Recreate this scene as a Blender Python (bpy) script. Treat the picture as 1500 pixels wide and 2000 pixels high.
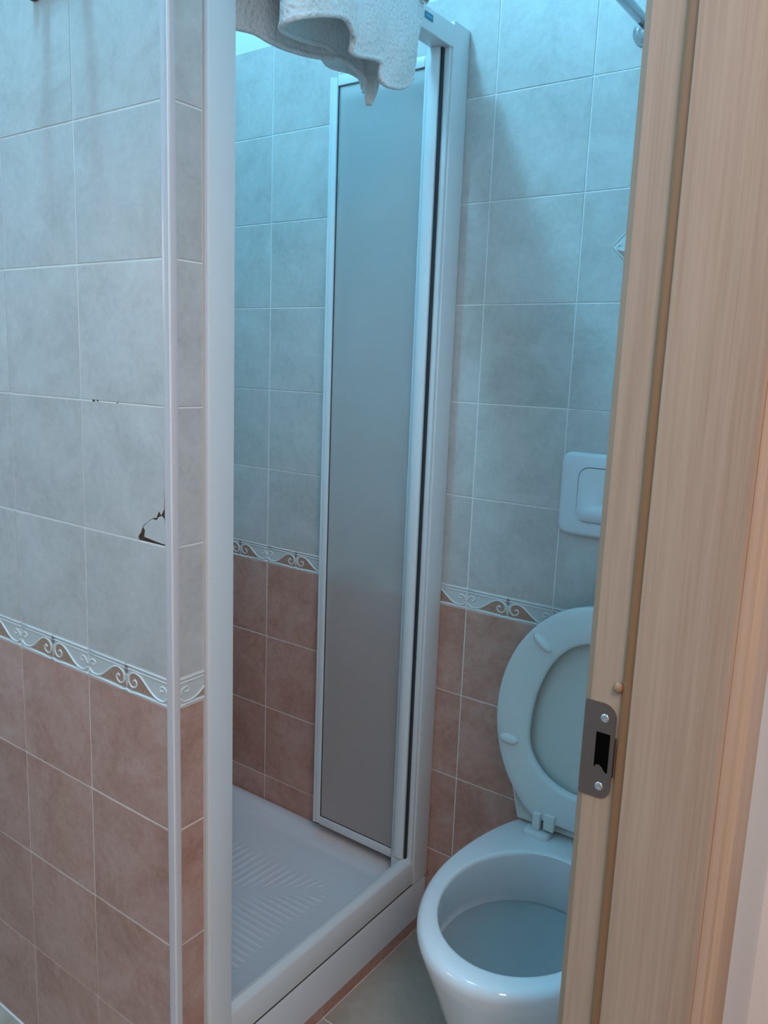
import bpy, bmesh, math, random
from mathutils import Vector, Matrix, noise
random.seed(7)
for o in list(bpy.data.objects): bpy.data.objects.remove(o)
S = bpy.context.scene
COL = S.collection

# ------------------------------------------------------------ camera
cd = bpy.data.cameras.new('camera'); cam = bpy.data.objects.new('camera', cd); COL.objects.link(cam)
R_ = Vector((0.80840174, 0.58742508, 0.03766176)); U_ = Vector((-0.13428884, 0.12175421, 0.98343399)); F_ = Vector((-0.57310832, 0.8000673, -0.17731094))
cam.matrix_world = Matrix(((R_.x, U_.x, -F_.x, .917972), (R_.y, U_.y, -F_.y, -1.483752), (R_.z, U_.z, -F_.z, 1.313836), (0, 0, 0, 1)))
cd.sensor_fit = 'VERTICAL'; cd.sensor_height = 36; cd.lens = 36*1566.746/2000; cd.clip_start = .02
S.camera = cam

# ------------------------------------------------------------ world, lights, exposure
w = bpy.data.worlds.new('world'); S.world = w; w.use_nodes = True
w.node_tree.nodes['Background'].inputs[0].default_value = (1.0, .90, .86, 1)
w.node_tree.nodes['Background'].inputs[1].default_value = .50
def area(name, loc, aim, size, power, color, shape='DISK'):
    l = bpy.data.lights.new(name, 'AREA'); l.shape = shape; l.size = size; l.energy = power; l.color = color
    o = bpy.data.objects.new(name, l); COL.objects.link(o); o.location = loc
    o.rotation_euler = (Vector(aim)-Vector(loc)).to_track_quat('-Z', 'Y').to_euler()
    return o
pl_ = bpy.data.lights.new('bathroom_ceiling_lamp', 'POINT'); pl_.energy = 38; pl_.color = (.17, .58, .88); pl_.shadow_soft_size = .05
po = bpy.data.objects.new('bathroom_ceiling_lamp', pl_); COL.objects.link(po); po.location = (-.21, -.93, 2.58)
area('corridor_fill', (1.55, -1.9, 2.5), (.2, -.7, .9), .7, 17.0, (1.0, .83, .79))  # added unseen fill: warm light from the corridor side
area('warm_wall_fill', (-.75, -1.60, 1.55), (-.3, -.75, .9), .35, 1.7, (1.0, .78, .68))  # added warm fill for the partition wall, no fixture stands here
S.view_settings.view_transform = 'Standard'; S.view_settings.look = 'None'
S.view_settings.gamma = 1; S.view_settings.use_curve_mapping = False
S.view_settings.exposure = 0.0

# ------------------------------------------------------------ materials
def mat(name):
    m = bpy.data.materials.new(name); m.use_nodes = True
    nt = m.node_tree; return m, nt, nt.nodes['Principled BSDF']
def N(nt, t, **k):
    n = nt.nodes.new(t)
    for a, b in k.items():
        if a in n.inputs.keys(): n.inputs[a].default_value = b
        else: setattr(n, a, b)
    return n
def plain(name, col, rough=.4, metal=0, spec=.5, bump=0, bscale=300, coat=0):
    m, nt, b = mat(name)
    b.inputs['Base Color'].default_value = (*col, 1); b.inputs['Roughness'].default_value = rough
    b.inputs['Metallic'].default_value = metal; b.inputs['Specular IOR Level'].default_value = spec
    b.inputs['Coat Weight'].default_value = coat
    tc = N(nt, 'ShaderNodeTexCoord'); no = N(nt, 'ShaderNodeTexNoise', Scale=bscale, Detail=3.0)
    nt.links.new(tc.outputs['Object'], no.inputs['Vector'])
    mx = N(nt, 'ShaderNodeMix', data_type='RGBA'); mx.inputs[6].default_value = (*[c*.965 for c in col], 1); mx.inputs[7].default_value = (*[min(1, c*1.035) for c in col], 1)
    nt.links.new(no.outputs['Fac'], mx.inputs[0]); nt.links.new(mx.outputs[2], b.inputs['Base Color'])
    if bump:
        bp = N(nt, 'ShaderNodeBump', Strength=bump, Distance=.001)
        nt.links.new(no.outputs['Fac'], bp.inputs['Height']); nt.links.new(bp.outputs[0], b.inputs['Normal'])
    return m
def stone(name, cols, rough=.38, scale=9, relief=.25):
    m, nt, b = mat(name)
    tc = N(nt, 'ShaderNodeTexCoord'); oi = N(nt, 'ShaderNodeObjectInfo')
    mul = N(nt, 'ShaderNodeVectorMath', operation='MULTIPLY'); cmb = N(nt, 'ShaderNodeCombineXYZ')
    for i in range(3): nt.links.new(oi.outputs['Random'], cmb.inputs[i])
    nt.links.new(cmb.outputs[0], mul.inputs[0]); mul.inputs[1].default_value = (37, 91, 53)
    add = N(nt, 'ShaderNodeVectorMath', operation='ADD'); nt.links.new(tc.outputs['Object'], add.inputs[0]); nt.links.new(mul.outputs[0], add.inputs[1])
    n1 = N(nt, 'ShaderNodeTexNoise', Scale=scale, Detail=8.0, Roughness=.66, Distortion=.6); nt.links.new(add.outputs[0], n1.inputs['Vector'])
    n2 = N(nt, 'ShaderNodeTexNoise', Scale=scale*9, Detail=4.0, Roughness=.7); nt.links.new(add.outputs[0], n2.inputs['Vector'])
    mm = N(nt, 'ShaderNodeMath', operation='MULTIPLY_ADD'); nt.links.new(n2.outputs['Fac'], mm.inputs[0]); mm.inputs[1].default_value = .35
    m2 = N(nt, 'ShaderNodeMath', operation='MULTIPLY_ADD'); nt.links.new(n1.outputs['Fac'], m2.inputs[0]); m2.inputs[1].default_value = .75; m2.inputs[2].default_value = -.05
    nt.links.new(m2.outputs[0], mm.inputs[2])
    cr = N(nt, 'ShaderNodeValToRGB'); nt.links.new(mm.outputs[0], cr.inputs[0])
    e = cr.color_ramp.elements; e[0].position = .32; e[0].color = (*cols[0], 1); e[1].position = .68; e[1].color = (*cols[2], 1)
    x = e.new(.5); x.color = (*cols[1], 1)
    hs = N(nt, 'ShaderNodeHueSaturation'); nt.links.new(cr.outputs[0], hs.inputs['Color'])
    mr = N(nt, 'ShaderNodeMapRange'); mr.inputs['To Min'].default_value = .965; mr.inputs['To Max'].default_value = 1.035
    nt.links.new(oi.outputs['Random'], mr.inputs['Value']); nt.links.new(mr.outputs[0], hs.inputs['Value'])
    nt.links.new(hs.outputs[0], b.inputs['Base Color']); b.inputs['Roughness'].default_value = rough
    bp = N(nt, 'ShaderNodeBump', Strength=relief, Distance=.004); nt.links.new(n1.outputs['Fac'], bp.inputs['Height']); nt.links.new(bp.outputs[0], b.inputs['Normal'])
    return m
def wood(name, c1, c2, rough=.45):
    m, nt, b = mat(name)
    tc = N(nt, 'ShaderNodeTexCoord'); mp = N(nt, 'ShaderNodeMapping'); mp.inputs['Scale'].default_value = (260, 260, 6)
    nt.links.new(tc.outputs['Object'], mp.inputs[0])
    n1 = N(nt, 'ShaderNodeTexNoise', Scale=1.0, Detail=5.0, Roughness=.6); nt.links.new(mp.outputs[0], n1.inputs['Vector'])
    mp2 = N(nt, 'ShaderNodeMapping'); mp2.inputs['Scale'].default_value = (45, 45, 1.2); nt.links.new(tc.outputs['Object'], mp2.inputs[0])
    n2 = N(nt, 'ShaderNodeTexNoise', Scale=1.0, Detail=3.0); nt.links.new(mp2.outputs[0], n2.inputs['Vector'])
    ad = N(nt, 'ShaderNodeMath', operation='ADD'); nt.links.new(n1.outputs['Fac'], ad.inputs[0]); nt.links.new(n2.outputs['Fac'], ad.inputs[1])
    cr = N(nt, 'ShaderNodeValToRGB'); hf = N(nt, 'ShaderNodeMath', operation='MULTIPLY'); hf.inputs[1].default_value = .5
    nt.links.new(ad.outputs[0], hf.inputs[0]); nt.links.new(hf.outputs[0], cr.inputs[0])
    e = cr.color_ramp.elements; e[0].position = .36; e[0].color = (*c1, 1); e[1].position = .62; e[1].color = (*c2, 1)
    nt.links.new(cr.outputs[0], b.inputs['Base Color']); b.inputs['Roughness'].default_value = rough
    bp = N(nt, 'ShaderNodeBump', Strength=.15, Distance=.0006); nt.links.new(n1.outputs['Fac'], bp.inputs['Height']); nt.links.new(bp.outputs[0], b.inputs['Normal'])
    return m
M = {}
M['cream'] = stone('cream_stone_tile', [(.50, .455, .42), (.60, .55, .515), (.67, .625, .59)])
M['terra'] = stone('terracotta_stone_tile', [(.44, .21, .15), (.56, .31, .24), (.65, .42, .35)], scale=8)
M['floor'] = stone('floor_stone_tile', [(.42, .34, .27), (.52, .44, .36), (.60, .53, .45)], rough=.3, scale=5)
M['corr'] = stone('corridor_floor_tile', [(.22, .13, .12), (.30, .19, .17), (.36, .24, .21)], rough=.35, scale=5)
M['grout'] = plain('grout', (.92, .89, .86), .8, bump=.2)
M['paint'] = plain('white_wall_paint', (.82, .82, .82), .7, bump=.1)
M['glaze'] = plain('border_glaze', (.66, .66, .64), .25)
M['ridge'] = plain('border_relief_white', (.78, .79, .77), .22)
M['brown'] = plain('border_brown_glaze', (.47, .28, .20), .4, bump=.3, bscale=900)
M['bud'] = plain('border_bud_glaze', (.27, .22, .22), .4)
M['trim'] = plain('plastic_corner_trim', (.66, .60, .61), .22)
M['alu'] = plain('white_lacquered_aluminium', (.80, .80, .80), .28, coat=.2)
M['seal_gap'] = plain('dark_seal_and_gap_shade', (.02, .025, .03), .5)  # rubber seals, and painted shade in the button gap and toilet drain
M['tray'] = plain('white_acrylic', (.80, .80, .83), .22)
M['ceramic'] = plain('white_ceramic', (.84, .84, .85), .09, coat=.5, bscale=20)
M['seat'] = plain('white_seat_plastic', (.74, .77, .75), .25)
M['lid'] = plain('lid_plastic', (.66, .67, .62), .35)
M['plate'] = plain('flush_plastic', (.78, .80, .82), .3)
M['chrome'] = plain('chrome', (.55, .58, .62), .12, metal=1)
M['steel'] = plain('brushed_steel', (.24, .18, .155), .42, metal=.8, bscale=600)
M['screw'] = plain('bright_screw_steel', (.8, .8, .8), .18, metal=1)
M['black'] = plain('hole_shade_black', (.004, .0035, .0035), .9, spec=0)  # flat black painted in place of the shade inside the latch hole
M['mortar'] = plain('dark_mortar', (.07, .035, .022), .9, bump=.6, bscale=400)
M['rubber'] = plain('brown_door_gasket', (.36, .15, .06), .5)
M['wood'] = wood('light_oak_laminate', (.43, .290, .20), (.54, .385, .28))
M['woodedge'] = wood('dark_oak_edge', (.29, .21, .14), (.36, .27, .19))
M['casing'] = wood('orange_oak_casing', (.50, .35, .245), (.60, .44, .325), .4)
M['peg'] = plain('brown_peg', (.40, .23, .13), .4)
M['teal'] = plain('teal_badge', (.02, .22, .34), .35)
M['badgetext'] = plain('badge_lettering', (.35, .62, .72), .4)
M['darkwood'] = plain('dark_shelf_wood', (.09, .03, .03), .5)

m, nt, b = mat('towel_terry'); M['towel'] = m
b.inputs['Base Color'].default_value = (.90, .86, .83, 1); b.inputs['Roughness'].default_value = .95
b.inputs['Sheen Weight'].default_value = .3
tc = N(nt, 'ShaderNodeTexCoord')
mp = N(nt, 'ShaderNodeMapping'); mp.inputs['Scale'].default_value = (1, 1, 1); nt.links.new(tc.outputs['Object'], mp.inputs[0])
vo = N(nt, 'ShaderNodeTexVoronoi', Scale=150.0); vo.feature = 'SMOOTH_F1'; nt.links.new(mp.outputs[0], vo.inputs['Vector'])
no = N(nt, 'ShaderNodeTexNoise', Scale=260.0, Detail=2.0); nt.links.new(tc.outputs['Object'], no.inputs['Vector'])
ad = N(nt, 'ShaderNodeMath', operation='MULTIPLY_ADD'); nt.links.new(no.outputs['Fac'], ad.inputs[0]); ad.inputs[1].default_value = .5; nt.links.new(vo.outputs['Distance'], ad.inputs[2])
bp = N(nt, 'ShaderNodeBump', Strength=.9, Distance=.004); nt.links.new(ad.outputs[0], bp.inputs['Height']); nt.links.new(bp.outputs[0], b.inputs['Normal'])

m, nt, b = mat('frosted_pane'); M['frost'] = m
b.inputs['Base Color'].default_value = (.97, .98, .98, 1); b.inputs['Roughness'].default_value = .46
b.inputs['Transmission Weight'].default_value = .90; b.inputs['IOR'].default_value = 1.22
tc = N(nt, 'ShaderNodeTexCoord'); no = N(nt, 'ShaderNodeTexNoise', Scale=420.0, Detail=2.0); nt.links.new(tc.outputs['Object'], no.inputs['Vector'])
df = N(nt, 'ShaderNodeBsdfDiffuse'); df.inputs[0].default_value = (.78, .80, .80, 1); ms = N(nt, 'ShaderNodeMixShader'); ms.inputs[0].default_value = .40
ms.inputs[0].default_value = .15
tr = N(nt, 'ShaderNodeBsdfTransparent'); m3 = N(nt, 'ShaderNodeMixShader'); m3.inputs[0].default_value = .03
nt.links.new(b.outputs[0], m3.inputs[1]); nt.links.new(tr.outputs[0], m3.inputs[2]); nt.links.new(m3.outputs[0], ms.inputs[1]); nt.links.new(df.outputs[0], ms.inputs[2]); nt.links.new(ms.outputs[0], nt.nodes['Material Output'].inputs[0])
bp = N(nt, 'ShaderNodeBump', Strength=.5, Distance=.0006); nt.links.new(no.outputs['Fac'], bp.inputs['Height']); nt.links.new(bp.outputs[0], b.inputs['Normal'])

m, nt, b = mat('toilet_water'); M['water'] = m
b.inputs['Base Color'].default_value = (.78, .88, .90, 1); b.inputs['Roughness'].default_value = .04
b.inputs['Transmission Weight'].default_value = .85; b.inputs['IOR'].default_value = 1.33
tc = N(nt, 'ShaderNodeTexCoord'); no = N(nt, 'ShaderNodeTexNoise', Scale=22.0, Detail=3.0); nt.links.new(tc.outputs['Object'], no.inputs['Vector'])
bp = N(nt, 'ShaderNodeBump', Strength=.35, Distance=.006); nt.links.new(no.outputs['Fac'], bp.inputs['Height']); nt.links.new(bp.outputs[0], b.inputs['Normal'])

# ------------------------------------------------------------ geometry helpers
def link(name, me, parent=None):
    o = bpy.data.objects.new(name, me); COL.objects.link(o)
    if parent is not None:
        o.parent = parent
        if parent.type == 'EMPTY' and parent.parent is None:
            o.matrix_parent_inverse = Matrix.Translation(-Vector(parent.location))
    return o
def mesh(name, verts, faces, mats, parent=None, smooth=False, mi=None, sharp=None):
    me = bpy.data.meshes.new(name); me.from_pydata([tuple(v) for v in verts], [], faces)
    for mm in (mats if isinstance(mats, (list, tuple)) else [mats]): me.materials.append(mm)
    if mi: me.polygons.foreach_set('material_index', mi)
    if smooth: me.polygons.foreach_set('use_smooth', [True]*len(me.polygons))
    me.validate(); me.update()
    if smooth and sharp:
        me.set_sharp_from_angle(angle=math.radians(sharp))
    return link(name, me, parent)
def frombm(name, bm, mats, parent=None, smooth=False, sharp=40):
    bmesh.ops.recalc_face_normals(bm, faces=bm.faces)
    me = bpy.data.meshes.new(name); bm.to_mesh(me); bm.free()
    for mm in (mats if isinstance(mats, (list, tuple)) else [mats]): me.materials.append(mm)
    if smooth:
        me.polygons.foreach_set('use_smooth', [True]*len(me.polygons)); me.set_sharp_from_angle(angle=math.radians(sharp))
    return link(name, me, parent)
def addbox(bm, lo, hi, bev=0, seg=2, mi=0):
    r = bmesh.ops.create_cube(bm, size=1)
    vs = r['verts']
    for v in vs: v.co = Vector([lo[i]+(v.co[i]+.5)*(hi[i]-lo[i]) for i in range(3)])
    fs = {f for v in vs for f in v.link_faces}
    for f in fs: f.material_index = mi
    if bev:
        es = {e for v in vs for e in v.link_edges}
        bmesh.ops.bevel(bm, geom=list(es), offset=bev, segments=seg, affect='EDGES', profile=.5, material=-1)
def box(name, lo, hi, m_, parent=None, bev=0, seg=2):
    bm = bmesh.new(); addbox(bm, lo, hi, bev, seg)
    return frombm(name, bm, m_, parent, smooth=bev > 0, sharp=50)
def extrude_poly(bm, pts, f0, f1, mi=0):
    """closed 2-D outline -> solid between the two mappings f0(p), f1(p)"""
    a = [bm.verts.new(f0(p)) for p in pts]; b_ = [bm.verts.new(f1(p)) for p in pts]; n = len(pts)
    fs = [bm.faces.new(a[::-1]), bm.faces.new(b_)]
    for i in range(n): fs.append(bm.faces.new((a[i], a[(i+1) % n], b_[(i+1) % n], b_[i])))
    for f in fs: f.material_index = mi
def tube(bm, pts, r, n=8, mi=0, cap=True, flat=None):
    """tube along points; r number or list"""
    P = [Vector(p) for p in pts]; rings = []
    up = None
    for i, p in enumerate(P):
        t = (P[min(i+1, len(P)-1)]-P[max(i-1, 0)]).normalized()
        if up is None:
            up = Vector((0, 0, 1)) if abs(t.z) < .9 else Vector((1, 0, 0))
        s = t.cross(up)
        if s.length < 1e-6: s = t.orthogonal()
        s.normalize(); up = s.cross(t).normalized()
        rr = r[i] if isinstance(r, (list, tuple)) else r
        rings.append([bm.verts.new(p+s*math.cos(2*math.pi*k/n)*rr+up*math.sin(2*math.pi*k/n)*rr) for k in range(n)])
    for a, b_ in zip(rings, rings[1:]):
        for k in range(n):
            f = bm.faces.new((a[k], a[(k+1) % n], b_[(k+1) % n], b_[k])); f.material_index = mi
    if cap:
        for rg in (rings[0][::-1], rings[-1]):
            f = bm.faces.new(rg); f.material_index = mi
def loft(bm, rings, mi=0, cap0=True, cap1=True):
    V = [[bm.verts.new(p) for p in rg] for rg in rings]; n = len(V[0])
    for a, b_ in zip(V, V[1:]):
        for k in range(n):
            f = bm.faces.new((a[k], a[(k+1) % n], b_[(k+1) % n], b_[k])); f.material_index = mi
    if cap0: bm.faces.new(V[0][::-1]).material_index = mi
    if cap1: bm.faces.new(V[-1]).material_index = mi
def rrect(x0, x1, y0, y1, r, n=6):
    out = []
    for cx, cy, a0 in ((x1-r, y1-r, 0), (x0+r, y1-r, 90), (x0+r, y0+r, 180), (x1-r, y0+r, 270)):
        for k in range(n+1):
            a = math.radians(a0+90*k/n); out.append((cx+r*math.cos(a), cy+r*math.sin(a)))
    return out
def spline(pts, k=6, closed=False):
    P = [Vector(p) for p in pts]; out = []; n = len(P)
    for i in range(n if closed else n-1):
        if closed: p0, p1, p2, p3 = P[(i-1) % n], P[i], P[(i+1) % n], P[(i+2) % n]
        else: p0, p1, p2, p3 = P[max(i-1, 0)], P[i], P[i+1], P[min(i+2, n-1)]
        for j in range(k):
            t = j/k
            out.append(.5*((2*p1)+(p2-p0)*t+(2*p0-5*p1+4*p2-p3)*t*t+(3*p1-p0-3*p2+p3)*t**3))
    if not closed: out.append(P[-1])
    return out
def thing(name, label, cat, loc=(0, 0, 0), group=None):
    o = bpy.data.objects.new(name, None); COL.objects.link(o); o.location = loc; o.empty_display_size = .05
    o['label'] = label; o['category'] = cat
    if group: o['group'] = group
    return o
def tag(o, label=None, cat=None, kind=None):
    if label: o['label'] = label
    if cat: o['category'] = cat
    if kind: o['kind'] = kind
    return o
def struct(o, label=None):
    o['kind'] = 'structure'
    if label: o['label'] = label
    return o

# ------------------------------------------------------------ the room shell
B = .0477                     # border height
Z0 = .8                       # top of the terracotta dado
TOP = 2.0477                  # top of tiling
H = 2.66
T = .0011                     # tile thickness in front of the grout
wall_back = struct(box('wall_back', (-.90, T, 0), (.78, .12, H), [M['grout']]), 'cream tiled wall with terracotta dado behind the toilet and shower')
wall_left = struct(box('wall_left', (-1.62, -.75+T, 0), (-.02, -.665, TOP+.012), [M['grout']]), 'tiled partition wall at the left of the shower')
wall_inner = struct(box('wall_inner', (-.90, -.665, 0), (-.735-T, T, H), [M['grout']]), 'tiled inner wall at the far side of the shower')
nib = box('wall_end', (-.0199, -.75+T, 0), (.022-T, -.6905, TOP+.012), M['grout'], wall_left)
struct(box('wall_front', (-1.62, -1.80, 0), (.735, -1.68, H), M['paint']), 'painted wall opposite the tiled partition')
struct(box('wall_far', (-1.74, -1.80, 0), (-1.62, -.60, H), M['paint']), 'painted wall at the far left end of the bathroom')
struct(box('ceiling', (-1.74, -1.80, H), (.735, .12, H+.1), M['paint']), 'white bathroom ceiling')
wr = struct(box('wall_right', (.66, -.720, 0), (.735, T, H), M['paint']), 'white wall that holds the oak door frame')
w2 = box('wall_above_door', (.66, -1.62, 2.12), (.735, -.720, H), M['paint'], wr)
w3 = box('wall_beside_door', (.66, -1.68, 0), (.735, -1.62, H), M['paint'], wr)
struct(box('wall_corridor', (.735, .70, 0), (2.4, .82, H), M['paint']), 'white wall at the end of the corridor')
box('wall_return', (.66, .1205, 0), (.735, .70, H), M['paint'], wr)
struct(box('ground_floor_corridor', (.735, -3.0, -.06), (2.4, .70, 0), M['corr']), 'brown corridor floor').name = 'floor_corridor'
floor = struct(box('floor', (-1.74, -1.80, -.06), (.735, T, -T), M['grout']), 'cream stone tiled bathroom floor')

def tilemesh(name, w_, h_, m_, t=T, c=.0006):
    """tile: centre at origin, u x, v y, front at z=t (flat face, bevelled rim)"""
    a, b_ = w_/2, h_/2; vs = []
    for (x, y, z) in ((a, b_, 0), (a, b_, t-c), (a-c, b_-c, t)):
        vs += [(-x, -y, z), (x, -y, z), (x, y, z), (-x, y, z)]
    fs = [(8, 9, 10, 11)]
    for r in (0, 4):
        for k in range(4): fs.append((r+k, r+(k+1) % 4, r+4+(k+1) % 4, r+4+k))
    me = bpy.data.meshes.new(name); me.from_pydata(vs, [], fs); me.materials.append(m_); me.update(); return me
AX = {'-y': ((1, 0, 0), (0, 0, 1), (0, -1, 0)), '+x': ((0, 1, 0), (0, 0, 1), (1, 0, 0)), '+z': ((1, 0, 0), (0, 1, 0), (0, 0, 1))}
def place(name, me, parent, ax, c, jitter=0.0004):
    o = link(name, me, parent); u, v, n = [Vector(q) for q in AX[ax]]
    rx = random.uniform(-.0016, .0016); ry = random.uniform(-.0016, .0016)
    m_ = Matrix((( u.x, v.x, n.x, c[0]), (u.y, v.y, n.y, c[1]), (u.z, v.z, n.z, c[2]), (0, 0, 0, 1)))
    o.matrix_world = m_ @ Matrix.Rotation(rx, 4, 'X') @ Matrix.Rotation(ry, 4, 'Y') @ Matrix.Translation((0, 0, random.uniform(0, jitter)))
    return o
cache = {}
def get(w_, h_, key):
    k = (round(w_, 4), round(h_, 4), key)
    if k not in cache: cache[k] = tilemesh('tile', w_, h_, M[key])
    return cache[k]

# border tile with its scroll relief ---------------------------------
def bordermesh(u0, u1):
    """strip of the border pattern, local x from u0..u1 within -0.1..0.1; front z=T"""
    bm = bmesh.new()
    hh = B/2-.0004
    addbox(bm, (-.0988, -hh, 0), (.0988, hh, T-.0008), 0, mi=0)
    for v in bm.verts: pass
    zf = T-.0008
    Y = lambda v: (v-.5)*B
    def strip(pts, r, mi, squash=.8):
        q = spline([(p[0]*.2, Y(p[1]), zf) for p in pts], 3)
        n0 = len(bm.verts); tube(bm, q, r, 6, mi)
    # ridges
    strip([(-.494, .93), (0, .93), (.494, .93)], .0019, 1)
    strip([(-.494, .80), (0, .80), (.494, .80)], .0014, 1)
    strip([(-.494, .06), (-.3, .065), (-.12, .055), (-.05, .02), (0, .075), (.05, .02), (.12, .055), (.3, .065), (.494, .06)], .0021, 1)
    for s in (-1, 1):
        poly = [(.004, .13), (.03, .55), (.075, .70), (.13, .70), (.20, .58), (.26, .40), (.335, .15)]
        vs = [bm.verts.new((s*a*.2, Y(c), zf+.0004)) for a, c in poly]
        f = bm.faces.new(vs); f.material_index = 2
        strip([(s*a, c) for a, c in [(.085, .44), (.105, .50), (.125, .42), (.115, .29), (.075, .22), (.035, .33), (.03, .55), (.065, .70), (.12, .74), (.18, .66), (.25, .44), (.32, .24), (.39, .15), (.45, .17), (.485, .30)]], .0019, 1)
        strip([(s*a, c) for a, c in [(.488, .40), (.47, .58), (.43, .64), (.40, .56), (.415, .46), (.44, .50)]], .0016, 1)
        strip([(s*a, c) for a, c in [(.19, .20), (.21, .34), (.19, .42), (.165, .34), (.18, .28)]], .0010, 4)
    vs = [bm.verts.new((a*.2, Y(c), zf+.0012)) for a, c in [(0, .60), (.022, .78), (.016, .92), (0, 1.0), (-.016, .92), (-.022, .78)]]
    bm.faces.new(vs).material_index = 3
    strip([(-.03, .50), (0, .60), (.03, .50)], .0009, 1)
    for cut, nx in ((u0, -1), (u1, 1)):
        if abs(cut) < .0995:
            g = bm.verts[:]+bm.edges[:]+bm.faces[:]
            bmesh.ops.bisect_plane(bm, geom=g, plane_co=(cut, 0, 0), plane_no=(nx, 0, 0), clear_outer=True)
    bmesh.ops.recalc_face_normals(bm, faces=bm.faces)
    me = bpy.data.meshes.new('border_tile'); bm.to_mesh(me); bm.free()
    for k in ('glaze', 'ridge', 'brown', 'bud', 'peg'): me.materials.append(M[k])
    me.polygons.foreach_set('use_smooth', [p.material_index in (1, 4) for p in me.polygons])
    return me
bcache = {}
def getb(u0, u1):
    k = (round(u0, 4), round(u1, 4))
    if k not in bcache: bcache[k] = bordermesh(u0, u1)
    return bcache[k]
G = .0027
def tilewall(parent, ax, joints, pos, rows=True, skip=()):
    """joints: list of u joint positions; pos(u,z)->3-D of the grout plane"""
    for i in range(len(joints)-1):
        a, b_ = joints[i], joints[i+1]; wdt = b_-a-G; c = (a+b_)/2
        if wdt < .01: continue
        for k in range(4):
            place('tile', get(wdt, .2-G, 'terra'), parent, ax, pos(c, .1+.2*k))
        for k in range(6):
            if (i, k) in skip: continue
            place('tile', get(wdt, .2-G, 'cream'), parent, ax, pos(c, Z0+B+.1+.2*k))
        # border: pattern runs full tiles; partial tiles are cut
        full = .2
        if b_-a > .195: place('border_tile', getb(-.1, .1), parent, ax, pos(c, Z0+B/2), 0)
        else:
            if i == 0 and len(joints) > 2:      # cut on its left
                place('border_tile', getb(.1-(b_-a), .1), parent, ax, pos(b_-.1, Z0+B/2), 0)
            else:
                place('border_tile', getb(-.1, -.1+(b_-a)), parent, ax, pos(a+.1, Z0+B/2), 0)
JP = [-.735, -.7143]+[-.5143+.2*k for k in range(6)]+[.658]
tilewall(wall_back, '-y', JP, lambda u, z: (u, T, z))
JA = [-1.62]+[.0106-.2*k for k in range(8, -1, -1)]
JA[0] = -1.618
tilewall(wall_left, '-y', JA, lambda u, z: (u, -.75+T, z), skip={(len(JA)-2, 1)})
tilewall(nib, '+x', [-.7395, -.6905], lambda u, z: (.022-T, u, z))
tilewall(wall_inner, '+x', [-.66, -.5, -.3, -.1, -.003], lambda u, z: (-.735-T, u, z))
# plaster above the tiling, slightly behind the tile face
for nm, lo, hi, par in (('plaster_band', (-.735, .001, TOP+.001), (.66, T, H), wall_back),
                        ('plaster_band', (-.735-T, -.66, TOP+.001), (-.736, 0, H), wall_inner)):
    box(nm, lo, hi, M['paint'], par)

# the cracked tile at the corner -------------------------------------
zc0 = Z0+B+.2
def prism(name, pts, z0, z1, m_, parent):
    bm = bmesh.new(); extrude_poly(bm, pts, lambda p: (p[0], z0, p[1]), lambda p: (p[0], z1, p[1]))
    return frombm(name, bm, m_, parent)
xl, xr = .0106-.2+G/2, .0106-G/2; zb, zt = zc0+G/2, zc0+.2-G/2
crack = [(-.0525, zb), (-.0545, zb+.004), (-.0475, zb+.012), (-.043, zb+.022), (-.033, zb+.029), (-.021, zb+.0365), (-.012, zb+.038), (-.006, zb+.049), (-.001, zb+.0435), (.003, zb+.050), (.0055, zb+.053)]
prism('tile', [(xl, zb)]+crack+[(.0068, zb+.085), (xr, zb+.10), (xr, zt), (xl, zt)], -.75+T, -.75, M['cream'], wall_left)
prism('tile_shard', [(-.040, zb+.006), (-.038, zb+.016), (-.0425, zb+.0205), (-.033, zb+.028), (-.021, zb+.0355), (-.012, zb+.0345), (-.006, zb+.0405), (-.001, zb+.0425), (.003, zb+.041), (.0055, zb+.038), (.0075, zb+.03), (.0075, zb+.0015), (-.012, zb+.003)], -.75+T, -.7502, M['cream'], wall_left)
prism('mortar_patch', [(-.058, zb-.0005), (-.046, zb+.028), (-.010, zb+.056), (.0104, zb+.105), (.0104, zb-.0005)], -.75+T+.001, -.75+T-.0004, M['mortar'], wall_left)
# small dirt specks along the joint higher up
for sx, sz, sr in ((-.156, 1.2478, .0016), (-.146, 1.2482, .0011), (-.098, 1.2475, .0009)):
    prism('dirt_speck', [(sx+sr*1.8*math.cos(a), sz+sr*math.sin(a)) for a in [k*math.pi/3 for k in range(6)]], -.7502, -.7499, M['mortar'], wall_left)

# rounded corner trim -----------------------------------------------
bm = bmesh.new(); cxx, cyy, rr = .0112, -.7395, .0122
prof = [(cxx-.002, cyy-rr)]+[(cxx+rr*math.cos(a), cyy+rr*math.sin(a)) for a in [math.radians(-90+90*k/10) for k in range(11)]]+[(cxx+rr, cyy+.001), (cxx, cyy+.001), (cxx-.002, cyy)]
extrude_poly(bm, prof, lambda p: (p[0], p[1], 0), lambda p: (p[0], p[1], TOP))
struct(frombm('trim_1', bm, M['trim'], None, True, 50), 'glossy pinkish white rounded strip covering the tiled corner')

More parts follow.
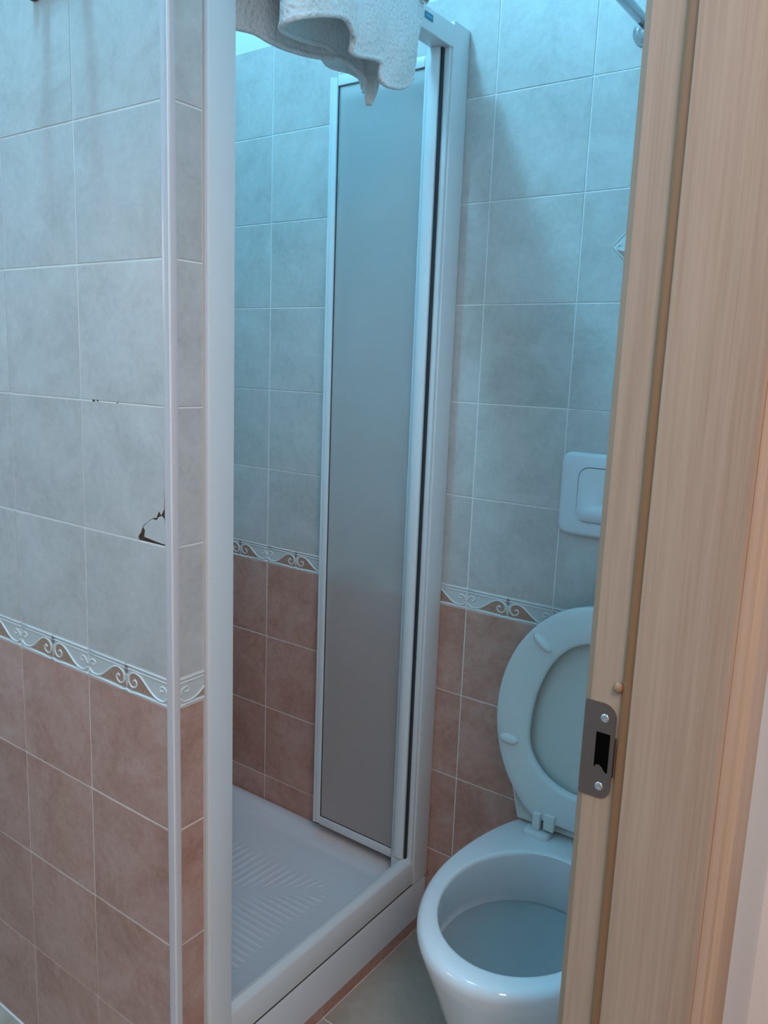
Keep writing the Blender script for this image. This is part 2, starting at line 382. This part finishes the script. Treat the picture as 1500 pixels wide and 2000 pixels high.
# floor tiles ---------------------------------------------------------
fj_x = [.0155-.333*k for k in range(5, -1, -1)]+[.352, .655]; fj_x[0] = -1.615
fj_y = [-1.675, -1.36, -1.03, -.70, -.37, -.037, -.0005]
fm = {}
for i in range(len(fj_x)-1):
    for j in range(len(fj_y)-1):
        a, b_, c, d = fj_x[i], fj_x[i+1], fj_y[j], fj_y[j+1]
        if b_ <= .02 and c >= -.71: continue            # under the shower
        if b_ <= .02 and d > -.75: d = -.752
        if d-c < .01: continue
        k = (round(b_-a-G, 4), round(d-c-G, 4))
        if k not in fm: fm[k] = tilemesh('tile', k[0], k[1], M['floor'])
        place('tile', fm[k], floor, '+z', ((a+b_)/2, (c+d)/2, -T), 0)

# terracotta plinth under the shower tray
pl = struct(box('trim_2', (.0, -.688, 0), (.014, -.001, .035), M['grout']), 'terracotta strip below the shower tray')
for k, (a, b_) in enumerate(((-.688, -.57), (-.57, -.37), (-.37, -.17), (-.17, -.002))):
    place('tile', get(b_-a-.0015, .034, 'terra'), pl, '+x', (.014, (a+b_)/2, .0175))

# diamond inlay on the back wall --------------------------------------
dx, dz, hd = .3857, 1.5477, .0385
dia = thing('diamond_inlay', 'small diamond-shaped decorated inlay set in the cream tile above the flush plate', 'inlay', (dx, 0, dz))
def dpoly(r): return [(dx-r, dz), (dx, dz-r), (dx+r, dz), (dx, dz+r)]
bm = bmesh.new(); extrude_poly(bm, dpoly(hd), lambda p: (p[0], -.0002, p[1]), lambda p: (p[0], -.0016, p[1])); frombm('base', bm, M['glaze'], dia)
bm = bmesh.new(); q = dpoly(hd-.0012); tube(bm, [(p[0], -.002, p[1]) for p in q+[q[0]]], .0013, 6); frombm('rim', bm, M['ridge'], dia, True, 80)
bm = bmesh.new()
for s in (-1, 1):
    extrude_poly(bm, [(dx+s*.030, dz-.006), (dx+s*.012, dz-.013), (dx+s*.0, dz-.012), (dx, dz-.033)], lambda p: (p[0], -.0016, p[1]), lambda p: (p[0], -.0021, p[1]))
frombm('brown_field', bm, M['brown'], dia)
bm = bmesh.new()
for s in (-1, 1):
    tube(bm, spline([(dx+s*a, -.0022, dz+c) for a, c in [(.020, .001), (.024, .003), (.027, -.001), (.024, -.006), (.016, -.009), (.006, -.008), (.002, .002), (.006, .008), (.010, .003)]], 4), .0011, 6)
frombm('scroll', bm, M['ridge'], dia, True, 80)

# ------------------------------------------------------------ oak door frame (right)
door = struct(box('door_1', (.650, -.748, 0), (.781, -.7205, 2.10), M['wood']), 'light oak door frame with a brown gasket')
YJ = -.75
# rebate board with chamfered dark front edge, left uncut; the latch hole is a black patch on the plate
def slab(name, x0, x1, y0, y1, z0, z1, m_, bev=0, parent=door): return box(name, (x0, y0, z0), (x1, y1, z1), m_, parent, bev)
bm = bmesh.new()
extrude_poly(bm, [(.6455, -.7205), (.6455, -.744), (.6475, -.7488), (.6532, -.7502), (.6532, -.7205)], lambda p: (p[0], p[1], 0), lambda p: (p[0], p[1], 2.10))
frombm('chamfered_edge', bm, M['woodedge'], door, True, 30)
slab('rebate_board', .6533, .6835, -.7505, -.749, 0, 2.10, M['wood'])
bm = bmesh.new(); extrude_poly(bm, [(.6965, -.7485), (.6965, -.763), (.6978, -.765), (.779, -.765), (.7815, -.7625), (.7815, -.7485)], lambda p: (p[0], p[1], 0), lambda p: (p[0], p[1], 2.10))
frombm('stop_board', bm, M['wood'], door, True, 30)
bm = bmesh.new()
extrude_poly(bm, [(.6838, -.749), (.6838, -.7525), (.6862, -.7565), (.690, -.7590), (.6945, -.7600), (.6965, -.7600), (.6965, -.749)], lambda p: (p[0], p[1], 0), lambda p: (p[0], p[1], 2.10))
frombm('gasket', bm, M['rubber'], door, True, 50)
bm = bmesh.new()
prof = [(.7352, -.7205), (.7352, -.665), (.786, -.665), (.7935, -.668), (.7955, -.674), (.7955, -.725), (.7948, -.7365), (.7915, -.7415), (.7895, -.744), (.790, -.750), (.7885, -.7565), (.7845, -.7605), (.7817, -.7615), (.7817, -.7205)]
extrude_poly(bm, prof, lambda p: (p[0], p[1], 0), lambda p: (p[0], p[1], 2.18))
frombm('casing', bm, M['casing'], door, True, 28)
slab('inner_casing', .640, .6598, -.719, -.665, 0, 2.18, M['wood'], .003)
slab('door_head', .650, .781, -1.60, -.748, 2.10, 2.1195, M['wood'])
slab('opposite_jamb', .650, .781, -1.6198, -1.60, 0, 2.1195, M['wood'])
# strike plate: part of the frame
cx0, cx1, pz0, pz1 = .6487, .6808, .899, .9985
bm = bmesh.new()
outl = [(cx0, pz0+.001), (cx0+.002, pz0)]+[(cx1-.012+.012*math.cos(a), pz0+.012+.012*math.sin(a)) for a in [math.radians(-90+90*k/7) for k in range(8)]]
outl += [(cx1-.014+.014*math.cos(a), pz1-.014+.014*math.sin(a)) for a in [math.radians(90*k/8) for k in range(9)]]+[(cx0+.002, pz1), (cx0, pz1-.001)]
extrude_poly(bm, outl, lambda p: (p[0], -.7502, p[1]), lambda p: (p[0], -.7520, p[1]))
sp = frombm('strike_plate', bm, M['steel'], door, True, 40); tag(sp, 'dull steel strike plate on the oak frame')
bm = bmesh.new()
extrude_poly(bm, [(.6625, .9305), (.6645, .9335), (.6675, .9345), (.6705, .9325), (.6745, .9275), (.6765, .9275), (.6765, .9680), (.6625, .9680)], lambda p: (p[0], -.7519, p[1]), lambda p: (p[0], -.7523, p[1]))
frombm('latch_hole_shade', bm, M['black'], sp)  # black slab on the plate, shade of the hole put into colour
for zz in (.9835, .9115):
    bm = bmesh.new()
    loft(bm, [[(.6695+r*math.cos(a), -.7520-d, zz+r*math.sin(a)) for a in [2*math.pi*k/16 for k in range(16)]] for r, d in ((.0045, 0), (.0043, .0004), (.003, .0010), (.0012, .0004), (.0008, .0003))])
    frombm('screw', bm, M['screw'], sp, True, 60)
slab('latch_lip', .6808, .6822, -.7560, -.7500, .925, .966, M['steel'], 0, sp)
bm = bmesh.new(); bmesh.ops.create_uvsphere(bm, u_segments=16, v_segments=10, radius=.0048)
for v in bm.verts: v.co = Vector((.6805+v.co.x, -.7535+v.co.y, 1.019+v.co.z*1.15))
frombm('peg', bm, M['peg'], door, True, 80)

# ------------------------------------------------------------ shower tray
tray = thing('shower_tray', 'white acrylic shower tray with herringbone ribs on its floor', 'shower tray', (-.35, -.35, 0))
TX0, TX1, TY0, TY1 = -.732, .020, -.662, -.0015
def ring(ins, z, r=.03, n=6):
    return [Vector((x, y, z)) for x, y in rrect(TX0+ins[0], TX1-ins[1], TY0+ins[2], TY1-ins[3], r, n)]
bm = bmesh.new()
rings = [ring((0, 0, 0, 0), .0365, .004), ring((0, 0, 0, 0), .124, .004), ring((.003, .003, .003, .003), .1315, .005), ring((.006, .006, .006, .006), .1335, .006),
         ring((.045, .058, .045, .028), .1325, .03), ring((.052, .066, .052, .034), .129, .03), ring((.062, .078, .062, .044), .110, .03), ring((.072, .088, .072, .054), .1045, .035)]
loft(bm, rings)
frombm('basin', bm, M['tray'], tray, True, 35)
# ribs: two fields meeting at a ridge running in the x direction
bm = bmesh.new()
def rib(x0, y0, x1, y1, wd=.010, h=.0022):
    a, b_ = Vector((x0, y0, .1043)), Vector((x1, y1, .1043)); t = (b_-a).normalized(); s = Vector((-t.y, t.x, 0))
    rg = []
    for k in range(9):
        u = k/8; p = a.lerp(b_, u); e = math.sin(math.pi*min(1, max(0, u)))**.4 if 0 < u < 1 else .02
        rg.append([p+s*wd*.5*c*(.4+.6*e)+Vector((0, 0, h*e*hh)) for c, hh in ((-1, 0), (-.6, .75), (0, 1), (.6, .75), (1, 0))])
    V = [[bm.verts.new(q) for q in r] for r in rg]
    for r1, r2 in zip(V, V[1:]):
        for j in range(4): bm.faces.new((r1[j], r1[j+1], r2[j+1], r2[j]))
RC = (-.345, -.335)
for sgx, sgy, along in ((0, 1, 'y'), (0, -1, 'y'), (1, 0, 'x'), (-1, 0, 'x')):
    for k in range(-11, 12):
        o = .020*k+.010; a0 = abs(o)+.022; a1 = .215
        if a1-a0 < .02: continue
        if along == 'y': rib(RC[0]+o, RC[1]+sgy*a0*.85, RC[0]+o*1.02+.006, RC[1]+sgy*a1*.85, .012, .0020)
        else: rib(RC[0]+sgx*a0, RC[1]+o*.85, RC[0]+sgx*a1, RC[1]+o*.87, .011, .0020)
frombm('herringbone_ribs', bm, M['tray'], tray, True, 80)
bm = bmesh.new(); loft(bm, [[(-.605+r*math.cos(a), -.33+r*math.sin(a), z) for a in [2*math.pi*k/28 for k in range(28)]] for r, z in ((.045, .1035), (.045, .1062), (.040, .1075), (.02, .1080))])
frombm('drain_cover', bm, M['chrome'], tray, True, 50)

# ------------------------------------------------------------ shower enclosure
enc = thing('shower_enclosure', 'white aluminium shower frame with a frosted door folded open against the tiled wall', 'shower enclosure', (0, -.35, .135))
X = .020
def vext(name, prof, z0, z1, m_, parent, sh=30):
    bm = bmesh.new(); extrude_poly(bm, prof, lambda p: (p[0], p[1], z0), lambda p: (p[0], p[1], z1)); return frombm(name, bm, m_, parent, True, sh)
def rect(x0, x1, y0, y1, r=.002): return rrect(x0, x1, y0, y1, r, 3)
# near post (beside the partition) and its silicone line
vext('near_post', rect(-.0195, .0295, -.6875, -.6355, .004), .1345, 1.985, M['alu'], enc)
# wall post: outer strip, groove, inner strip
vext('wall_post', rect(-.016, X+.001, -.0595, -.0012, .002), .1345, 1.972, M['alu'], enc)
vext('wall_post_lip', rect(-.016, X-.003, -.0665, -.0600, .0012), .150, 1.960, M['alu'], enc)
vext('seal_strip', [(-.010, -.0740), (.006, -.0740), (.0055, -.0665), (-.010, -.0665)], .198, 1.924, M['seal_gap'], enc)
def yext(name, prof, y0, y1, m_, parent, sh=30):
    bm = bmesh.new(); extrude_poly(bm, prof, lambda p: (p[0], y0, p[1]), lambda p: (p[0], y1, p[1])); return frombm(name, bm, m_, parent, True, sh)
yext('top_rail', rect(-.020, X, 1.925, 1.966, .002), -.6350, -.0600, M['alu'], enc)
# bottom rail: raised crest inside, rounded outer face, dark joint below
yext('bottom_rail', [(-.022, .1345), (-.022, .152), (-.012, .156), (-.010, .190), (-.006, .1985), (-.001, .2012), (.0055, .2012), (.0085, .1985), (.0150, .1955), (.0190, .190), (.0205, .150), (.0195, .1375), (.017, .1358), (.017, .1345)], -.6350, -.0600, M['alu'], enc, 35)
yext('bottom_rail_joint', [(.0152, .1330), (.0152, .1375), (.0187, .1375), (.0187, .1330)], -.6350, -.004, M['seal_gap'], enc)
bm = bmesh.new(); addbox(bm, (X+.0001, -.1625, 1.9435), (X+.0009, -.1350, 1.9555), .0003, 1)
bd = frombm('badge', bm, M['teal'], enc); tag(bd, 'small teal rectangular badge on the top rail')
bm = bmesh.new()
for k in range(6): addbox(bm, (X+.0008, -.1590+.0036*k, 1.9475), (X+.0012, -.1575+.0036*k, 1.9515), 0)
frombm('badge_lettering', bm, M['badgetext'], bd)
# the door leaf, swung inwards against the back wall
DX0, DX1, DZ0, DZ1, DY = -.296, -.034, .170, 1.926, -.050
leaf = vext('door_leaf', rect(DX1-.016, DX1, DY-.002, DY+.016, .002), DZ0, DZ1, M['alu'], enc)
tag(leaf, 'narrow door leaf with a frosted pane')
vext('stile', rect(DX0, DX0+.0075, DY+.000, DY+.016, .0015), DZ0, DZ1, M['alu'], leaf)
vext('stile', rect(DX0+.0085, DX0+.0225, DY-.002, DY+.014, .0015), DZ0+.003, DZ1-.003, M['alu'], leaf)
for nm, za, zb_ in (('bottom_frame', DZ0, DZ0+.021), ('top_frame', DZ1-.021, DZ1)):
    bm = bmesh.new(); addbox(bm, (DX0+.0230, DY-.0015, za), (DX1-.0165, DY+.0145, zb_), .0015); frombm(nm, bm, M['alu'], leaf, True, 40)
box('frosted_pane', (DX0+.0228, DY+.004, DZ0+.0213), (DX1-.0163, DY+.008, DZ1-.0213), M['frost'], leaf)
bm = bmesh.new(); tube(bm, [(DX0+.0235, DY+.003, DZ0+.022), (DX1-.017, DY+.003, DZ0+.022), (DX1-.017, DY+.003, DZ1-.022), (DX0+.0235, DY+.003, DZ1-.022), (DX0+.0235, DY+.003, DZ0+.022)], .0011, 5)
frombm('pane_gasket', bm, M['seal_gap'], leaf)
# rounded pivot profile between leaf and post
prof = [(-.0330, -.0500), (-.0330, -.0640)]+[(-.0125+.0205*math.cos(a), -.0640+.0190*math.sin(a)) for a in [math.radians(180+130*k/12) for k in range(13)]]+[(.0015, -.0640), (.0015, -.0500)]
vext('pivot_profile', prof, .2025, 1.9245, M['alu'], enc, 30)
vext('pivot_foot', rrect(-.034, -.004, -.078, -.052, .006, 4), .1565, .2020, M['alu'], enc)

# ------------------------------------------------------------ towel over the top rail
H1 = [(0.02, -0.193, 1.834), (0.035, -0.232, 1.807), (0.05, -0.276, 1.789), (0.06, -0.32, 1.777), (0.062, -0.343, 1.778), (0.062, -0.346, 1.791), (0.064, -0.347, 1.803), (0.066, -0.363, 1.805), (0.07, -0.392, 1.798), (0.075, -0.427, 1.79), (0.08, -0.447, 1.788), (0.085, -0.449, 1.797), (0.09, -0.452, 1.803), (0.095, -0.464, 1.807), (0.1, -0.48, 1.813), (0.105, -0.498, 1.813), (0.11, -0.524, 1.806), (0.112, -0.557, 1.795), (0.11, -0.583, 1.785), (0.1, -0.597, 1.779), (0.085, -0.6, 1.776), (0.065, -0.586, 1.778), (0.045, -0.56, 1.785), (0.03, -0.53, 1.793), (0.015, -0.49, 1.803), (0.0, -0.443, 1.815), (-0.01, -0.403, 1.826), (-0.015, -0.384, 1.827), (-0.02, -0.366, 1.828), (-0.02, -0.337, 1.833), (-0.02, -0.295, 1.841)]
H3 = [(-0.027, -0.625, 1.788), (-0.025, -0.581, 1.796), (-0.025, -0.547, 1.801), (-0.02, -0.525, 1.797), (-0.02, -0.495, 1.797), (-0.02, -0.466, 1.8), (-0.02, -0.436, 1.804), (-0.02, -0.401, 1.811), (-0.02, -0.368, 1.82), (-0.015, -0.343, 1.821), (-0.01, -0.319, 1.813), (0.0, -0.31, 1.803), (-0.0, -0.302, 1.788), (0.005, -0.303, 1.761), (0.01, -0.298, 1.771), (0.015, -0.296, 1.787), (0.02, -0.297, 1.804), (0.02, -0.293, 1.826)]
H4 = [(-0.045, -0.375, 1.828), (-0.045, -0.358, 1.818), (-0.045, -0.338, 1.817), (-0.04, -0.307, 1.82), (-0.035, -0.288, 1.818), (-0.03, -0.282, 1.812), (-0.03, -0.275, 1.8), (-0.025, -0.276, 1.793), (-0.02, -0.274, 1.805)]
bm = bmesh.new()
def sheet(hem, top, nv=18, th=.0028):
    hp = spline(hem, 3); n = len(hp)
    tp = [top(i/(n-1), p) for i, p in enumerate(hp)]
    G_ = []
    for j in range(nv+1):
        v = j/nv; row = []
        for i in range(n):
            p = hp[i].lerp(tp[i], v)
            # cloth bellies out a little between hem and rail
            k = math.sin(math.pi*v)*.010
            nn = noise.noise(Vector((p.x*25, p.y*16, p.z*9)))*.009*math.sin(math.pi*min(1, v*1.3))
            row.append(p+Vector((nn+(k if p.x > .03 else 0), nn*.5, 0)))
        G_.append(row)
    # normals
    def nrm(j, i):
        a = G_[min(j+1, nv)][i]-G_[max(j-1, 0)][i]; b_ = G_[j][min(i+1, n-1)]-G_[j][max(i-1, 0)]
        c = a.cross(b_); return c.normalized() if c.length > 1e-9 else Vector((1, 0, 0))
    A_ = [[bm.verts.new(G_[j][i]+nrm(j, i)*th) for i in range(n)] for j in range(nv+1)]
    B_ = [[bm.verts.new(G_[j][i]-nrm(j, i)*th) for i in range(n)] for j in range(nv+1)]
    for j in range(nv):
        for i in range(n-1):
            bm.faces.new((A_[j][i], A_[j][i+1], A_[j+1][i+1], A_[j+1][i])); bm.faces.new((B_[j][i], B_[j+1][i], B_[j+1][i+1], B_[j][i+1]))
    for i in range(n-1):
        bm.faces.new((A_[0][i], B_[0][i], B_[0][i+1], A_[0][i+1])); bm.faces.new((A_[nv][i], A_[nv][i+1], B_[nv][i+1], B_[nv][i]))
    for i in (0, n-1):
        for j in range(nv): bm.faces.new((A_[j][i], A_[j+1][i], B_[j+1][i], B_[j][i]))
    return hp
def top1(t, p):
    x = .030+max(0, p.x-.03)*.35 if p.x > .025 else .026
    y = p.y
    if t < .10: y = -.176-(t/.10)*.10
    if p.x < .05 and t > .6: x = .026; 
    return Vector((x, y, 1.972))
h1 = sheet(H1, top1)
h3 = sheet(H3, lambda t, p: Vector((-.027, min(-.19, p.y), 1.972)))
h4 = sheet(H4, lambda t, p: Vector((-.052, p.y, 1.93)), 8)
for hp, r in ((h1, .0046), (h3, .0048), (h4, .0038)): tube(bm, hp, r, 8)
# the part lying over the rail
arc = [(.033, 1.955), (.031, 1.970), (.020, 1.9745), (0, 1.9755), (-.020, 1.9745), (-.031, 1.970), (-.033, 1.955)]
yy = [-.628+.01*k for k in range(46)]
V = [[bm.verts.new((a*(1+.12*noise.noise(Vector((y*20, k, 0)))), y, c+.004*noise.noise(Vector((y*30, k, 2)))+.002)) for k, (a, c) in enumerate(arc)] for y in yy]
V2 = [[bm.verts.new((v.co.x*1.16, v.co.y, v.co.z+.006)) for v in r] for r in V]
for W in (V, V2):
    for r1, r2 in zip(W, W[1:]):
        for k in range(len(arc)-1): bm.faces.new((r1[k], r1[k+1], r2[k+1], r2[k]))
for W1, W2 in ((V[0], V2[0]), (V[-1], V2[-1])):
    for k in range(len(arc)-1): bm.faces.new((W1[k], W1[k+1], W2[k+1], W2[k]))
tow = frombm('towel', bm, M['towel'], None, True, 80)
tag(tow, 'white terry towel hanging crumpled over the top rail of the shower', 'towel')

# ------------------------------------------------------------ toilet
TC = .418
toilet = thing('toilet', 'white wall-hung toilet with its seat and lid raised', 'toilet', (TC, -.28, 0))
def egg(hw, yc, lf, lb, yclip=None, n=72, ex=2.0):
    out = []
    for k in range(n):
        a = 2*math.pi*k/n; c, s = math.cos(a), math.sin(a)
        sx = math.copysign(abs(c)**(2/ex), c); sy = math.copysign(abs(s)**(2/ex), s)
        y = yc+(lb if s > 0 else lf)*sy
        if yclip is not None: y = min(y, yclip)
        out.append((TC+hw*sx, y))
    return out
O = egg(.1755, -.30, .248, .325, -.004)
I = egg(.1355, -.332, .171, .165)
def scaled(L, z, sx, sy, y0=0): return [Vector((TC+(x-TC)*sx, y0+(y-y0)*sy, z)) for x, y in L]
ci = -.335
bm = bmesh.new()
rings = [scaled(O, .086, .25, .50), scaled(O, .090, .38, .58), scaled(O, .10, .52, .66), scaled(O, .12, .63, .73), scaled(O, .15, .72, .78), scaled(O, .20, .80, .84), scaled(O, .26, .865, .89), scaled(O, .32, .925, .935), scaled(O, .37, .975, .978), scaled(O, .400, .999, .999),
         scaled(O, .410, .996, .997), scaled(O, .4165, .985, .988), scaled(O, .4195, .968, .974), scaled(O, .4205, .945, .955)]
rings += [scaled(I, .4208, 1.06, 1.052, ci), scaled(I, .4202, 1.025, 1.022, ci), scaled(I, .4180, 1.006, 1.005, ci), scaled(I, .4130, 1.0, 1.0, ci), scaled(I, .37, 1.045, .995, .25), scaled(I, .33, 1.10, .985, .25), scaled(I, .313, 1.12, .976, .25),
          scaled(I, .308, 1.10, .972, .25), scaled(I, .300, 1.02, .96, .15), scaled(I, .28, .92, .90, ci), scaled(I, .25, .78, .76, ci), scaled(I, .215, .60, .58, ci), scaled(I, .19, .42, .42, ci), scaled(I, .17, .26, .28, ci), scaled(I, .16, .12, .14, ci)]
loft(bm, rings)
frombm('bowl', bm, M['ceramic'], toilet, True, 42)
bm = bmesh.new(); loft(bm, [scaled(I, .3095, 1.112, .972, .25), scaled(I, .3096, .5, .5, ci), scaled(I, .3095, .1, .1, ci)], cap0=False)
frombm('water', bm, M['water'], toilet, True)
bm = bmesh.new(); loft(bm, [scaled(I, .1605, .20, .22, ci-.0), scaled(I, .1608, .05, .06, ci)], cap0=False); frombm('drain_shade', bm, M['seal_gap'], toilet)  # dark disc, painted shade of the drain opening

# raised seat: local frame a (across) b (up along the seat) d (towards the camera)
tl = math.radians(6); by, bz = -.115, .450
def SL(a, b_, d, y0=by): return Vector((TC+a, y0+b_*math.sin(tl)-d*math.cos(tl), bz+b_*math.cos(tl)-d*math.sin(tl)))
def outer(n=80, grow=0, flat=0.0):
    L = []
    for k in range(n):
        t = 2*math.pi*k/n; c, s = math.cos(t), math.sin(t)
        b_ = .208+(.2295 if s > 0 else .234)*s*(1+grow/.22); L.append(((.195+grow)*c, max(flat, b_)))
    return L
def innr(n=80):
    L = []
    for k in range(n):
        t = 2*math.pi*k/n; c, s = math.cos(t), math.sin(t); ex = 2/2.15
        L.append((.121*math.copysign(abs(c)**ex, c), .170+(.197 if s > 0 else .103)*math.copysign(abs(s)**ex, s)))
    return L
Oo, Ii = outer(), innr()
def mix(f, d): return [SL(o[0]+(i[0]-o[0])*f, o[1]+(i[1]-o[1])*f, d) for o, i in zip(Oo, Ii)]
bm = bmesh.new()
seq = [(.03, -.014), (.0, -.009), (.0, -.002), (.015, .0005), (.05, .0022), (.25, .0035), (.6, .0035), (.90, .002), (.975, 0), (1.0, -.003), (1.0, -.010), (.97, -.014)]
V = [[bm.verts.new(p) for p in mix(f, d)] for f, d in seq]; n = len(V[0])
for r1, r2 in zip(V, V[1:]+V[:1]):
    for k in range(n): bm.faces.new((r1[k], r1[(k+1) % n], r2[(k+1) % n], r2[k]))
seat = frombm('seat', bm, M['seat'], toilet, True, 50)
for s in (-1, 1):
    for (a, b_, ang, ln) in ((-.112, .350, -36, .024), (-.159, .142, 0, .021)):
        bm = bmesh.new(); bmesh.ops.create_uvsphere(bm, u_segments=20, v_segments=12, radius=1)
        ca, sa = math.cos(math.radians(ang)), math.sin(math.radians(ang))
        for v in bm.verts:
            u, w_, q = v.co.x*ln, v.co.y*.0095, v.co.z*.0095
            aa = a+u*ca-w_*sa; bb = b_+u*sa+w_*ca
            v.co = SL(-s*aa, bb, .0035+q)
        frombm('buffer', bm, M['seat'], seat, True, 80)
# lid behind the seat: shallow dish with square-cornered foot
LY = by+.026
def lidout(g=0):
    L = []
    for k in range(80):
        t = 2*math.pi*k/80; c, s = math.cos(t), math.sin(t)
        if s >= -.35: L.append(((.190+g)*c, .208+(.2255 if s > 0 else .232)*s*(1+g/.22)))
        else:
            # straight flanks run to a flat foot with small corners
            u = (-s-.35)/.65; x = .178-.043*min(1, u/.45) if u < .45 else .135*(1-(u-.45)/.55)
            y = .127-.145*min(1, u/.45)
            if u > .40: y = -.018-.006*min(1, (u-.40)/.06)
            L.append((math.copysign(x+g, c) if abs(c) > 1e-6 else 0, y-g*.3))
    return L
bm = bmesh.new(); Lo = lidout()
def lr(f, d): return [SL(a*(1-f), .20+(b_-.20)*(1-f), d, LY) for a, b_ in Lo]
V = [(0.02, -.011), (0, -.007), (0, .004), (.010, .0065), (.03, .0065), (.045, .003), (.07, .0), (.35, -.0015), (.7, -.002), (.98, -.002)]
rg = [lr(f, d) for f, d in V]
back = [lr(f, d) for f, d in ((.5, -.014), (.10, -.013))]
loft(bm, [lr(.98, -.0145)]+back+rg)
lid = frombm('lid', bm, M['lid'], toilet, True, 40)
for s in (-1, 1):
    hx = TC+s*.076
    bm = bmesh.new()
    loft(bm, [[(x, y, z) for x, y in rrect(hx-.027+i, hx+.027-i, -.136+i, -.100-i, .010, 5)] for i, z in ((0, .4203), (0, .427), (.002, .430), (.004, .431))])
    hg = frombm('hinge', bm, M['seat'], toilet, True, 50)
    box('hinge_post', (hx-.004-.008, -.124, .4305), (hx-.004+.008, -.106, .466), M['seat'], hg, .002)
    box('hinge_lug', (hx+s*-.022-.011, -.1235, .437), (hx+s*-.022+.011, -.1105, .470), M['seat'], hg, .002)

# ------------------------------------------------------------ flush plate
fp = thing('flush_plate', 'white plastic flush plate with rounded push button on the wall above the toilet', 'flush plate', (.413, 0, 1.085))
bm = bmesh.new(); x0, x1, z0, z1 = .286, .540, 1.0045, 1.1665
loft(bm, [[(x, y, z) for x, z in rrect(x0+i, x1-i, z0+i, z1-i, .019, 8)] for i, y in ((0, -.0005), (0, -.006), (.0015, -.009), (.004, -.0112), (.008, -.0122), (.035, -.0128))])
frombm('frame', bm, M['plate'], fp, True, 35)
bx0, bx1, bz0, bz1 = .3235, .5025, 1.0335, 1.1400
bm = bmesh.new(); loft(bm, [[(x, y, z) for x, z in rrect(bx0+i, bx1-i, bz0+i, bz1-i, .021, 8)] for i, y in ((0, -.0122), (0, -.01315), (.0010, -.01315))])
frombm('button_gap_shade', bm, M['seal_gap'], fp)  # dark slab behind the button, painted shade of the groove
bm = bmesh.new(); NR, NC = 26, 30; grid = []
def bh(x, z):
    t = (z-bz0)/(bz1-bz0); d = .0138+.0020*(1-t)
    u = (t-.02)/.30
    if 0 < u < 1:
        e = min(1, (x-bx0-.004)/.02, (bx1-.004-x)/.02); e = max(0, e)
        d += .0065*math.sin(math.pi*min(1, u))**.7*math.sqrt(e)
    return -d
outer_ = rrect(bx0+.0013, bx1-.0013, bz0+.0013, bz1-.0013, .020, 8)
zc, xc = (bz0+bz1)/2, (bx0+bx1)/2; rgs = [[Vector((x, -.0131, z)) for x, z in outer_]]
for f in (0.0, .02, .05, .1, .16, .24, .33, .43, .54, .66, .8, .93):
    rgs.append([Vector((xc+(x-xc)*(1-f), bh(xc+(x-xc)*(1-f), zc+(z-zc)*(1-f)), zc+(z-zc)*(1-f))) for x, z in outer_])
loft(bm, rgs); frombm('button', bm, M['plate'], fp, True, 60)

# ------------------------------------------------------------ chrome rod on the back wall (top right)
rod = thing('towel_rod', 'chrome rod on a round wall flange high beside the oak door frame', 'rod', (.379, 0, 1.905))
bm = bmesh.new(); loft(bm, [[(.379+r*math.cos(a), y, 1.905+r*math.sin(a)) for a in [2*math.pi*k/32 for k in range(32)]] for r, y in ((.026, -.0005), (.026, -.003), (.024, -.006), (.016, -.008), (.012, -.010))])
frombm('flange', bm, M['chrome'], rod, True, 40)
bm = bmesh.new(); tube(bm, [(.379, -.009, 1.912), (.379, -.10, 1.912), (.379, -.30, 1.912), (.379, -.52, 1.912)], .0095, 16)
frombm('bar', bm, M['chrome'], rod, True, 60)
bm = bmesh.new(); bmesh.ops.create_uvsphere(bm, u_segments=16, v_segments=10, radius=.0125)
for v in bm.verts: v.co += Vector((.379, -.525, 1.912))
frombm('end_knob', bm, M['chrome'], rod, True, 80)

# ------------------------------------------------------------ small dark shelf on the partition, mostly above the picture
sh = thing('wall_shelf', 'dark wooden wall fitting whose lower end shows at the top left edge', 'shelf', (-.20, -.75, 1.84))
box('backplate', (-.276, -.760, 1.8225), (-.262, -.7502, 1.90), M['darkwood'], sh, .002)
box('backplate_bar', (-.2615, -.760, 1.846), (-.118, -.7502, 1.90), M['darkwood'], sh, .002)
for xx in (-.252, -.161):
    box('arm', (xx, -.827, 1.852), (xx+.018, -.7602, 1.872), M['darkwood'], sh, .002)
